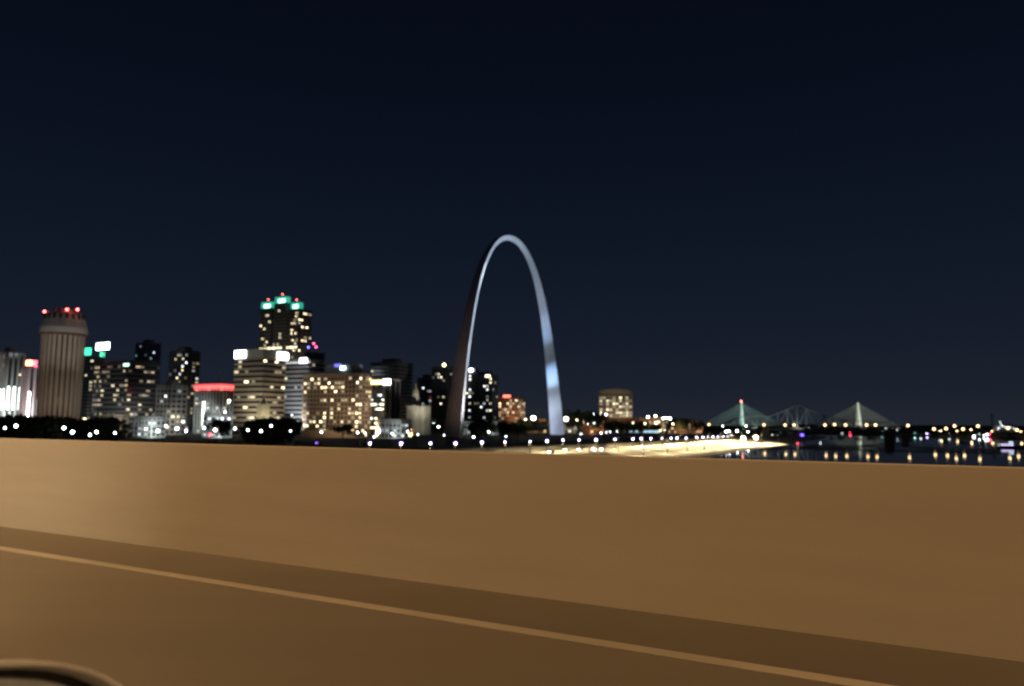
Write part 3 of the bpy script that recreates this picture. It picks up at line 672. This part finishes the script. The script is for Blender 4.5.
arch_flood(-30, 90, -45, 140, (.65, .8, 1), 2800000, 34)
arch_flood(50, 60, 86, 14, (.65, .75, 1), 220000, 50)
arch_flood(-35, 55, -66, 100, (.7, .82, 1), 2600000, 44)
arch_flood(-50, 50, -86, 36, (.85, .85, .9), 1300000, 44)
arch_flood(-155, 10, -88, 40, (1, .48, .18), 42000, 60)  # added warm spot, tints the left leg's outer face brown
arch_flood(-150, 40, -80, 90, (1, .5, .2), 30000, 40)  # second added warm spot for the brown outer face

# ------------------------------------------------------------------ street lamps
def lamp_proto(name, head_r, emit, es, halo_glow=None, h=8, light_=None):
    me = {}
    mb = MB(); mb.lathe([(.28, 0), (.24, .5), (.12, .6), (.08, 1)], 8); me['pole'] = mb.mesh('pole', M_dark)
    m = mat(name+'_bulb', (.6, .6, .6), .5, emit=emit, es=es, sample=True)
    mb = MB(); mb.lathe([(.05, -head_r), (head_r*.7, -head_r*.7), (head_r, 0), (head_r*.7, head_r*.7), (.05, head_r)], 10); me['globe'] = mb.mesh('globe', m, True)
    if halo_glow:
        mc = mat(name+'_halo', (.3, .2, .6), .5, emit=halo_glow[0], es=halo_glow[1])
        mb = MB(); mb.lathe([(head_r*2.1, head_r*.6), (head_r*1.7, head_r*1.3), (.1, head_r*1.8)], 10); me['halo_cap'] = mb.mesh('halo_cap', mc)  # violet glow added round the head, imitating a lens halo
    return me
PROTO = {}; LAMPS = []; LR = random.Random(3)
def put_lamp(kind, pos, label, group, spec, light_=None, name='street_lamp'):
    """pos = bulb position; the pole reaches down to the ground"""
    if kind not in PROTO: PROTO[kind] = lamp_proto(kind, *spec)
    LAMPS.append((512+FPX*pos.x/pos.y, pos.y))
    me = PROTO[kind]; zg = max(TXY(pos.x, pos.y), 0)-.2; h = max(2.5, pos.z-zg)
    r = empty(name, (pos.x, pos.y, pos.z-h), 0, label, 'street lamp', group)
    o = link('pole', me['pole'], r); o.scale = (1, 1, h)
    o = link('globe', me['globe'], r, (0, 0, h)); g_ = LR.uniform(.65, 1.2); o.scale = (g_, g_, g_)
    if 'halo_cap' in me: link('halo_cap', me['halo_cap'], o)
    if light_: light('SPOT', 'lamp_light', r, (0, 0, h-1.2), light_[0], light_[1], .6, target=(0, 0, h-10), angle=165, blend=.3)
    return r
def solveY(px, py, h, Y0=330, Y1=2200):
    best = None
    Y = Y0
    while Y < Y1:
        p = P(px, py, Y); tz = TXY(p.x, p.y)
        if tz > 0:
            e = abs(p.z-tz-h)
            if best is None or e < best[0]: best = (e, Y)
        Y += 6
    if best is None: return 20*FPX/max(6.5, py-424)
    return best[1]
# riverfront row (white heads with added violet halos, warm light on the cobbles)
row = [(370, 443.5), (401, 443.5), (430.5, 443.4), (455.5, 443.3), (482, 442.5), (505, 442), (530, 441.5), (547, 441), (563, 440), (579, 439.8), (596, 439.8), (615, 439.2), (633, 438.8), (641, 438.6), (651, 438.5), (662, 438.4), (671, 438.2), (677, 438), (686, 437.8), (697, 437.4), (703, 437.2), (708, 437), (713, 436.8), (718, 436.7), (723, 436.6), (728, 436.5)]
for k, (px, py) in enumerate(row):
    rr_ = (px-512)/FPX; wl = 200
    n = (.877*wl+.48*wl*rr_)/(.48-.877*rr_); Yq = n*.877+wl*.48
    pos = P(px, py, Yq)
    put_lamp('riverfront', pos, 'white lamp with an added violet halo in the row along the riverfront road', 'riverfront road lamps',
             (.5, (1, .93, .98), 22, ((.2, .07, 1), 3.5)), (66000 if k > 11 else 7000+3200*k, (1, .80, .46)))
# tall floodlight masts by the bridge abutment
for px, py, Yq, s in ((743, 438.5, 900, 1), (746, 445, 840, 1), (756, 437.5, 960, 1), (755, 443, 900, 1), (729, 431, 900, 0), (737, 431, 930, 0), (748, 431.5, 960, 0), (726, 431.6, 880, 0)):
    pos = P(px, py, Yq)
    if s: put_lamp('levee_mast', pos, 'bright cream floodlight mast on the levee near the stone abutment', 'levee floodlight masts', (2.3, (1, .86, .55), 30), (260000, (1, .80, .46)), 'floodlight_mast')
    else: put_lamp('white_lamp', pos, 'white lamp above the riverfront row near the stone abutment', 'white lamps near the abutment', (.95, (.95, .95, 1), 22))
for k in range(21):
    nn, ww = ((450+k*50, 152) if k < 9 else (740+(k-9)*50, 150-(k-9)*8)) if k < 12 else (480+(k-12)*50, 180); pos = NW(nn, ww, 0); pos.z = TZ(nn, ww)+9.5
    put_lamp('levee_fill', pos, 'added warm lamp on a pole, filling in light on the levee cobbles', 'added levee lamps', (.2, (1, .84, .5), 4), (min(92000, 20000+8500*(k if k < 12 else k-12)), (1, .80, .46)))  # added lamp rows that spread yellow light over the slope
park = [(5,428),(16,426),(64,428),(72.5,432),(90,435),(96.5,432),(115,433),(127.5,423.5),(136,423.5),(154.6,415),(166,426),(169.5,423.6),(177,428.5),(197,418),(208,416),(225,412),(239,418.6),(245,423.6),(235,428.5),
 (261,431),(290.5,431),(321.5,432),(292,415),(353.6,419),(362,423),(374,423),(387.6,422.5),(400.4,423),(420,424),(433.7,423),(462.6,422),(357.6,432.6),(365,433),(374,437),(392,433.7),(407.6,431.7),(418,434.5),(444,435),(438.5,427),
 (470,424.7),(473.6,437),(488.7,432),(506,436.5),(581,434),(588,424),(594,423),(610,432),(116,424),(204,428),(215,430),(229,424),(271,426),(302,425),(336,420),(496,423),(601,433),(606,432.5),(617,431.5),(664.7,430.5),(186,431),(248,430),(146,429),(158,431)]
for px, py in park:
    Yq = solveY(px, py, 6.5, 330, 760)
    if py >= 426:
        rr_ = (px-512)/FPX; nn = (.877*225+.48*225*rr_)/(.48-.877*rr_); Yq = nn*.877+225*.48
    pos = P(px, py, Yq)
    put_lamp('park_lamp', pos, 'small white lamp among the dark park trees', 'park lamps', (.36, (.88, .97, 1), 18))
warm = [(533.4,418,1),(525.6,419.5,0),(500.5,420.6,0),(516.6,421,0),(566,419,1),(577,420,0),(584,422,0),(593.5,423,0),(633,423,0),(645,423.5,0),(656,423,0),(655.5,416,0),(673,424,0),(85,419,0),(336,417,0),(409,425,0),(508,420,0),(541,421,0),(552,421.5,0),(229,401,0),(660,430.5,0),(118,419,0),(190,421,0),(262,420.5,0),(316,424,0)]
for px, py, big in warm:
    Yq = solveY(px, py, 8, 500, 980) if px < 620 else 770
    pos = P(px, py, Yq)
    if big: put_lamp('big_warm', pos, 'large glaring cream street light near the right arch leg', 'large cream street lights', (1.9, (1, .9, .7), 26))
    else: put_lamp('warm_lamp', pos, 'warm street lamp among the low city blocks', 'warm city street lamps', (.85, (1, .80, .50), 16))
for px, py in ((648, 417), (666, 418), (663, 418.4), (670, 418.4), (600, 414.5), (606, 414.5), (594, 414.8)):
    pos = P(px, py, 842 if px > 620 else 790)
    put_lamp('roof_lamp', pos, 'white floodlight standing over the low landing blocks', 'white floodlights over the landing', (1.15, (.95, .97, 1), 18))
pos = P(210, 434.7, 340); put_lamp('red_lamp', pos, 'red signal light low at the park edge', 'red signals', (.6, (1, .05, .06), 12))
pos = P(316.5, 443, 330); put_lamp('violet_lamp', pos, 'single small violet light just over the parapet', 'violet lights', (.42, (.3, .12, 1), 6))

# ------------------------------------------------------------------ floodwall
mb = MB()
for a_, b_ in zip(range(-100, 1100, 50), range(-50, 1150, 50)):
    i = len(mb.v)
    for n in (a_, b_):
        w_ = shoreW(n)+100.5
        mb.v += [tuple(NW(n, w_, zroad(n)-.5)), tuple(NW(n, w_+.6, zroad(n)-.5)), tuple(NW(n, w_+.6, zroad(n)+3.2)), tuple(NW(n, w_, zroad(n)+3.2))]
    for q in ((0, 4, 7, 3), (3, 7, 6, 2), (2, 6, 5, 1)): mb.f.append(tuple(i+k for k in q)); mb.mi.append(0)
tag(mb.build('floodwall', mat('floodwall_concrete', (.36, .33, .28), .9, noise_amt=.2, nscale=.2)), 'long low floodwall between the riverfront lamps and the park', 'wall')

# ------------------------------------------------------------------ Eads-like stone and steel arch bridge
nE = 1100; deckz = 12.5
M_iron = mat('dark_iron', (.06, .055, .05), .7)
eb = empty('arch_bridge', NW(nE, 35, 0), GRID, 'old steel arch bridge on stone piers crossing the dark river', 'bridge')
def EB(w_): return -(w_-35)              # local x (east positive)
mb = MB(); mb.box(EB(420), EB(-520), -7, 7, deckz-1.3, deckz); mb.box(EB(420), EB(-520), -7.2, -6.9, deckz, deckz+1.1); mb.box(EB(420), EB(-520), 6.9, 7.2, deckz, deckz+1.1); mb.build('deck', M_iron, eb)
M_stone_shade = mat('stone_in_shade', (.12, .105, .085), .9, noise_amt=.3, nscale=.3)  # same stone coloured darker for the piers that stand unlit
for w_ in (190, 35, -120, -275):
    mb = MB(); mb.box(EB(w_)-6, EB(w_)+6, -10, 10, -2, deckz-2); mb.box(EB(w_)-4.5, EB(w_)+4.5, -8.5, 8.5, deckz-2, deckz+3.5); mb.build('pier', M_stone if w_ == 190 else M_stone_shade, eb)
for a_, b_ in ((190, 35), (35, -120), (-120, -275)):
    for yy in (-6.5, -2, 2, 6.5):
        x0, x1 = EB(a_)+6, EB(b_)-6; pts = []; pts2 = []
        for k in range(25):
            t_ = k/24; zz = 1.5+(deckz-4.4)*(1-(2*t_-1)**2); pts.append((x0+(x1-x0)*t_, yy, zz)); pts2.append((x0+(x1-x0)*t_, yy, zz+1.9))
        mb = MB(); mb.tube(pts, .28, 6); mb.tube(pts2, .28, 6)
        for k in range(24): mb.tube([pts[k], pts2[k+1]], .12, 4); mb.tube([pts2[k+1], (pts2[k+1][0], yy, deckz-1.3)], .14, 4)
        mb.build('arch_rib', M_iron, eb)
for w_ in range(205, 420, 14):
    mb = MB(); mb.box(EB(w_)-2, EB(w_)+2, -7, 7, 2, deckz-1.31); mb.build('arcade_pier', M_stone, eb)
El = (1, .80, .48)
for px, py in ((683,424.3),(691,424.5),(709,424.5),(764,424.9),(785,425),(794,425),(825,425),(834.5,424.5),(845.6,425),(866.6,425),(875.6,425),(908,425.5),(934,429),(946,428.5),(954.5,426),(963,429),(978,426),(1008,428),(1017,430)):
    rr_ = (px-512)/FPX; wl = nE*(.48-.877*rr_)/(.877+.48*rr_)
    Yq = nE*.877+wl*.48; pos = P(px, py, Yq)
    h = pos.z-deckz
    if 'eads' not in PROTO: PROTO['eads'] = lamp_proto('eads', 1.6, (1, .66, .32), 5)
    r = empty('street_lamp', (pos.x, pos.y, deckz), 0, 'warm globe lamp on the old arch bridge deck', 'street lamp', 'lamps on the arch bridge')
    o = link('pole', PROTO['eads']['pole'], r); o.scale = (1, 1, max(h, 2)); link('globe', PROTO['eads']['globe'], r, (0, 0, max(h, 2)))
for px in (722.7, 746):
    pos = P(px, 426, 1150); put_lamp('white_lamp', pos, 'white lamp above the riverfront row near the stone abutment', 'white lamps near the abutment', (.95, (.95, .95, 1), 22))

# ------------------------------------------------------------------ truss bridge behind it
M_trus = mat('truss_paint', (.18, .19, .19), .6)
tb = empty('truss_bridge', (0, 0, 0), 0, 'grey cantilever truss bridge with a tall peak between the two cable towers', 'bridge')
nT = 1330
def TP(px, py):
    rr_ = (px-512)/FPX; wl = nT*(.48-.877*rr_)/(.877+.48*rr_); return P(px, py, nT*.877+wl*.48)
top = [(722, 424.5), (729, 421), (737, 418), (747, 416.3), (757, 416), (767, 417), (777, 413.8), (787, 409.5), (797, 404.8), (806, 408.5), (815, 412.5), (824, 416), (832, 418.5), (842, 419.5), (854, 420.5), (870, 421.5), (890, 422.5)]
bot = [TP(px, 427+(px-722)*.004) for px, _ in top]; tops = [TP(px, py) for px, py in top]
off = U*9
for s_ in (0, 1):
    mb = MB(); T = [q+off*s_ for q in tops]; Bt = [Vector((q.x, q.y, 14.6))+off*s_ for q in bot]
    mb.tube(T, .55, 5); mb.tube(Bt, .5, 5)
    for k in range(len(T)):
        mb.tube([T[k], Bt[k]], .38 if k != 8 else .8, 4)
        if k < len(T)-1: mb.tube([T[k], Bt[k+1]] if k % 2 else [Bt[k], T[k+1]], .3, 4)
    mb.build('truss', M_trus, tb)
p0 = NW(nT+4.5, 420, 0); p1 = NW(nT+4.5, -700, 0); dx = (p1-p0)
Md = Matrix.Translation((p0.x, p0.y, 0)) @ Matrix.Rotation(math.atan2(dx.y, dx.x), 4, 'Z')
mb = MB(); mb.box(0, dx.length, -5, 5, 13.0, 14.2, M=Md); mb.build('deck', M_iron, tb)
for w_ in (240, 174, 20, -150):
    p = NW(nT+4.5, w_, 0); mb = MB(); mb.box(p.x-3, p.x+3, p.y-5, p.y+5, -2, 12.98); mb.build('pier', M_stone, tb)
for px in (757, 797):
    p = TP(px, 426); loc = Vector((p.x, p.y, 14.3))-U*3
    r = empty('floodlight', loc-U*14-Vector((0, 0, 14.3-zroad(1100))), 0, 'ground floodlight aimed up at the truss bridge', 'floodlight', 'floodlights of the truss bridge')
    light('SPOT', 'lamp_light', r, (0, 0, 9), 45000, (.8, .95, .85), .5, target=(14*U.x, 14*U.y, 30), angle=120)
    mb = MB(); mb.tube([(0, 0, -9), (0, 0, 8.2)], .2); mb.build('stand', M_dark, r); mb = MB(); mb.box(-.5, .5, -.5, .5, 8.2, 8.7); mb.build('lamp_head', M_dark, r)

# ------------------------------------------------------------------ cable stayed bridge far upriver
YS = 2900
M_pyl = mat('pylon_concrete', (.80, .81, .78), .7); M_cab = mat('cable_sheath', (.13, .14, .14), .5)
dzk = 17
cb = empty('cable_stayed_bridge', (P(742, 430, YS).x, YS, 0), 0, 'far cable stayed bridge with two slim lit towers and cable fans', 'bridge')
xa = 0; xb = P(858.8, 430, YS).x-P(742, 430, YS).x
mb = MB(); mb.box(-330, xb+420, -12, 12, dzk-3, dzk); mb.build('deck', M_iron, cb)
for x, ptop, colr, pwk in ((xa, 402, (.68, 1, .88), .85), (xb, 402.5, (.95, 1, .8), 1.6)):
    zt = P(742 if x == 0 else 858.8, ptop, YS).z
    mb = MB()
    for sy in (-1, 1): mb.tube([(x, sy*13, -2), (x, sy*14, dzk), (x, sy*5, zt*.62), (x, sy*1.5, zt-22)], 6.2, 8, 4.4)
    mb.tube([(x, 0, zt-26), (x, 0, zt)], 5.0, 8, 3.6); mb.build('pylon', M_pyl, cb)
    for sx in (-1, 1):
        for k in range(1, 17):
            reach = (160 if (x == 0)^(sx < 0) else 150)*1.0
            xe = x+sx*reach*k/16*(1.0); za = zt-30+27*k/16
            for sy in (-1, 1):
                mb = MB(); mb.tube([(x, sy*1.5, za), (xe, sy*12, dzk)], .55, 4); mb.build('cable', M_cab, cb)
        light('SPOT', 'tower_light', cb, (x+sx*60, -190, 6), 1150000*pwk, colr, 1, target=(x+sx*45, 0, 70), angle=100)
    if x == 0: beacon(cb, (x, 0, zt+3), (1, .18, .1), 8, 3.6, 'beacon', 3)

# ------------------------------------------------------------------ far bank lights
def far(px, py, kind, spec, label, group, Y0=1250, Y1=2300, h=10):
    pos = P(px, py, solveY(px, py, h, Y0, Y1)); return put_lamp(kind, pos, label, group, spec)
for px, py in ((772,435),(820,431),(842,433),(809,428),(886,428.5),(889,429),(920.5,432),(897,430),(902,430),(939,431),(949,433)):
    far(px, py, 'far_white', (1.2, (.85, .95, 1), 5), 'small white light on the dark far bank', 'white far bank lights')
for px, py in ((882,431),(882,436),(914.6,432.5),(780.5,431)):
    far(px, py, 'far_cyan', (1.5, (.45, 1, .85), 4), 'small greenish light on the dark far bank', 'greenish far bank lights')
for px, py in ((797,431),(850,432),(989.5,434)):
    far(px, py, 'far_red', (1.8, (1, .06, .12), 9), 'small red light on the dark far bank', 'red far bank lights')
far(802, 435, 'far_blue', (2.6, (.08, .05, 1), 9), 'round deep blue light over the river left of the second cable tower', 'blue lights')
far(927, 433.5, 'far_violet', (1.6, (.6, .5, 1), 9), 'small violet light on the far bank at the right', 'violet far lights')
for px, py in ((919,439),(957,431),(971,430),(992,431),(941,430.5),(1021,432)):
    far(px, py, 'far_warm', (1.7, (1, .68, .35), 9), 'warm light on the dark far bank', 'warm far bank lights', 1000)
for px, py in ((966,437),(970,438),(974,436),(979,434),(985,433),(987,434.5),(984,436)):
    far(px, py, 'quay_white', (1.7, (.85, .95, 1), 9), 'bright white work light in the cluster on the quay at the right', 'quay work lights', 1000)
# grain elevator with work lights
p = P(1003, 436, 1350); zb = TXY(p.x, p.y); 
r = empty('grain_elevator', (p.x, p.y, max(zb, 0)-.3), 0, 'tall dark riverside elevator with clustered white lights at the right edge', 'industrial tower')
z0 = max(zb, 0)-.3
mb = MB()
for k in range(4): mb.lathe([(5, 0), (5, 15)], 16, (-12+9*k, 0))
mb.build('silo', M_conc, r)
mb = MB()
for sx in (-1, 1):
    for sy in (-1, 1): mb.tube([(-18+sx*2.2, sy*2.2, 0), (-18+sx*.8, sy*.8, P(993, 414, 1350).z-z0)], .3, 5)
for k in range(7): mb.box(-20.2+k*.15, -15.8-k*.15, -2.1+k*.15, 2.1-k*.15, 4+5*k, 4.4+5*k)
mb.build('lattice', M_dark, r)
mb = MB(); mb.box(-17, 20, -1.2, 1.2, 17, 18.6); mb.build('conveyor', M_steelg, r)
for px, py in ((1000,422),(999,427.6),(1002.6,426),(1005,427),(1001,424.5),(998,429),(1010,427.6),(1009,434),(1017,430),(1014,428.5)):
    q = P(px, py, 1342); mb = MB(); mb.lathe([(.1, -1.0), (1.1, 0), (.1, 1.0)], 8); o = mb.build('work_light', EM((.9, .95, 1), 4), r); o.location = q-Vector((p.x, p.y, z0))
    mb = MB(); mb.tube([(0, 0, 0), (0, 7, 0)], .15, 4); mb.build('bracket', M_dark, o)
# river boat with a violet white cabin light
q = P(1010, 447, 900); q = P(1010, 447, 730); q.z = 0
r = empty('river_boat', (q.x, q.y, -.4), R(-35), 'low river boat with violet white cabin lights on the dark water at the right', 'boat')
mb = MB(); mb.prism([(-11, -3), (8, -3), (12, -1), (12, 1), (8, 3), (-11, 3)], 0, 2); mb.build('hull', M_dark, r)
mb = MB(); mb.box(-8, 5, -2.3, 2.3, 2, 4.6); mb.box(-2, 4, -1.8, 1.8, 4.6, 6.6); mb.build('cabin', mat('boat_white', (.7, .7, .72), .5), r)
for x in (-6, -3.4, -.8, 1.8): mb = MB(); mb.box(-.9, .9, -.1, 0, -.6, .6); o = mb.build('window', EM((.7, .6, 1), 2.5), r); o.location = (x, -2.32, 3.4)
mb = MB(); mb.box(-1.6, 1.6, -.1, 0, -.5, .5); o = mb.build('window', EM((.6, .9, .95), 2), r); o.location = (1, -1.82, 5.6)

# car lights on the riverfront road
M_carp = mat('car_paint', (.25, .25, .27), .3, .4, coat=.5)
def car_proto():
    r = empty('parked_car', (0, 0, 0))
    mb = MB(); mb.prism([(-2.1, -.85), (2.0, -.85), (2.2, -.6), (2.2, .6), (2.0, .85), (-2.1, .85)], .3, .85)
    i = len(mb.v); mb.v += [(-1.6, -.8, .85), (1.1, -.8, .85), (1.1, .8, .85), (-1.6, .8, .85), (-1.1, -.62, 1.42), (.4, -.62, 1.42), (.4, .62, 1.42), (-1.1, .62, 1.42)]
    for f in ((4,5,6,7),(0,1,5,4),(1,2,6,5),(2,3,7,6),(3,0,4,7)): mb.f.append(tuple(i+k for k in f)); mb.mi.append(0)
    mb.build('body', M_carp, r)
    for x in (-1.35, 1.35):
        for y in (-.75, .75): mb = MB(); mb.lathe([(.1, -.1), (.32, -.1), (.32, .1), (.1, .1)], 12); o = mb.build('wheel', M_rub, r); o.location = (x, y, .32); o.rotation_euler = (R(90), 0, 0)
    for y in (-.6, .6): mb = MB(); mb.lathe([(.05, -.1), (.22, -.05), (.22, .05), (.05, .1)], 8); o = mb.build('headlight', EM((.95, .97, 1), 60), r); o.location = (2.22, y, .65)
    for y in (-.6, .6): mb = MB(); mb.box(-.03, .03, -.18, .18, -.1, .1); o = mb.build('taillight', EM((1, .1, .05), 8), r); o.location = (-2.13, y, .7)
    return r
cp = car_proto(); first = True
for k, n in enumerate((404, 446, 462, 468, 474, 480, 487, 494, 502, 600, 720)):
    w_ = 197+(k % 2)*9-3; c = cp if k == 0 else copy_tree(cp)
    c.location = NW(n, w_, TZ(n, w_)+.02); c.rotation_euler = (0, 0, math.atan2(-U.y, -U.x) if k % 3 != 2 else math.atan2(U.y, U.x))
    tag(c, 'car with white headlights driving along the riverfront road', 'car', 'cars on the riverfront road'); c.name = 'moving_car'

# ------------------------------------------------------------------ trees
M_leaf = mat('night_leaves', (.045, .060, .025), .9, noise_amt=.4, nscale=.5); M_bark = mat('bark', (.07, .055, .04), .95)
def tree_meshes(seed):
    rg = random.Random(seed); mb = MB()
    cl = [(rg.uniform(-.34, .34), rg.uniform(-.34, .34), rg.uniform(.42, .92), rg.uniform(.14, .24)) for _ in range(13)]
    for cx_, cy_, cz_, cr2 in cl:
        for _ in range(75):
            v = Vector((rg.gauss(0, 1), rg.gauss(0, 1), rg.gauss(0, 1))).normalized()*cr2*rg.uniform(.55, 1.05)
            p = Vector((cx_, cy_, cz_))+v; s_ = rg.uniform(.018, .04)
            a_ = Vector((rg.gauss(0, 1), rg.gauss(0, 1), rg.gauss(0, 1))).normalized(); b_ = a_.orthogonal().normalized()
            mb.quad(p-a_*s_-b_*s_, p+a_*s_-b_*s_, p+a_*s_+b_*s_, p-a_*s_+b_*s_)
    c = mb.mesh('crown', M_leaf)
    mb = MB(); mb.tube([(0, 0, 0), (.01, 0, .25), (0, .01, .5), (.0, .0, .75)], .026, 6, .008)
    for cx_, cy_, cz_, cr2 in cl[:6]: mb.tube([(0, 0, .3), (cx_*.5, cy_*.5, (cz_+.35)/2), (cx_, cy_, cz_)], .012, 5, .004)
    return c, mb.mesh('trunk', M_bark)
TM = [tree_meshes(s) for s in range(5)]
def tree(x, y, h, label, group):
    r = empty('tree', (x, y, TXY(x, y)-.1), rng.uniform(0, 6.28), label, 'tree', group)
    c, t_ = rng.choice(TM); o = link('crown', c, r); o.scale = (h*rng.uniform(.9, 1.3), h*rng.uniform(.9, 1.3), h); o = link('trunk', t_, r); o.scale = (h, h, h)
cnt = 0
tries = 0
while cnt < 240 and tries < 20000:
    tries += 1
    n = rng.uniform(70, 900); w_ = rng.uniform(241, 470) if rng.random() < .5 else rng.uniform(241, 290)
    p = NW(n, w_); px = 512+FPX*p.x/p.y
    if p.y < 185 or px < -10 or px > 655: continue
    dA = [abs(px-455) < 16 and n < 560, abs(px-556) < 14 and n < 720]
    if any(dA) or any(lp[1] > p.y-2 and lp[1] < 900 and abs(lp[0]-px) < 4.5*FPX/p.y for lp in LAMPS): continue
    if any(math.hypot(p.x-a_, p.y-b_) < 24 for a_, b_ in FLOODS): continue
    if 440 < px < 570 and w_ < 330 and rng.random() < .8: continue
    ztop = CAMZ+(-1 if px > 300 else 1)*p.y/FPX*rng.uniform(-2.5, 3)
    h = max(5.5, min(13.5, ztop-TXY(p.x, p.y)))
    tree(p.x, p.y, h, 'dark leafy tree in the riverfront park', 'riverfront park trees'); cnt += 1
for px, Yq, yt in ((573, 800, 411), (578, 820, 413), (588, 790, 412), (593, 790, 414), (676, 900, 418), (684, 900, 419), (697, 930, 420.5)):
    p = P(px, yt, Yq); tree(p.x, p.y, p.z-TXY(p.x, p.y), 'taller lamplit tree beside the low landing blocks', 'trees of the landing')
cnt = 0
while cnt < 70:
    n = rng.uniform(1250, 3000); w_ = shoreE(n)-rng.uniform(12, 60); p = NW(n, w_); px = 512+FPX*p.x/p.y
    if 760 < px < 1040: tree(p.x, p.y, rng.uniform(7, 12), 'dark tree on the far river bank', 'far bank trees'); cnt += 1
cnt = 0
while cnt < 60:
    n = rng.uniform(1250, 3000); w_ = shoreW(n)+rng.uniform(70, 120); p = NW(n, w_); px = 512+FPX*p.x/p.y
    if 690 < px < 1000: tree(p.x, p.y, rng.uniform(6, 10), 'dark tree upstream beyond the truss bridge', 'upstream trees'); cnt += 1
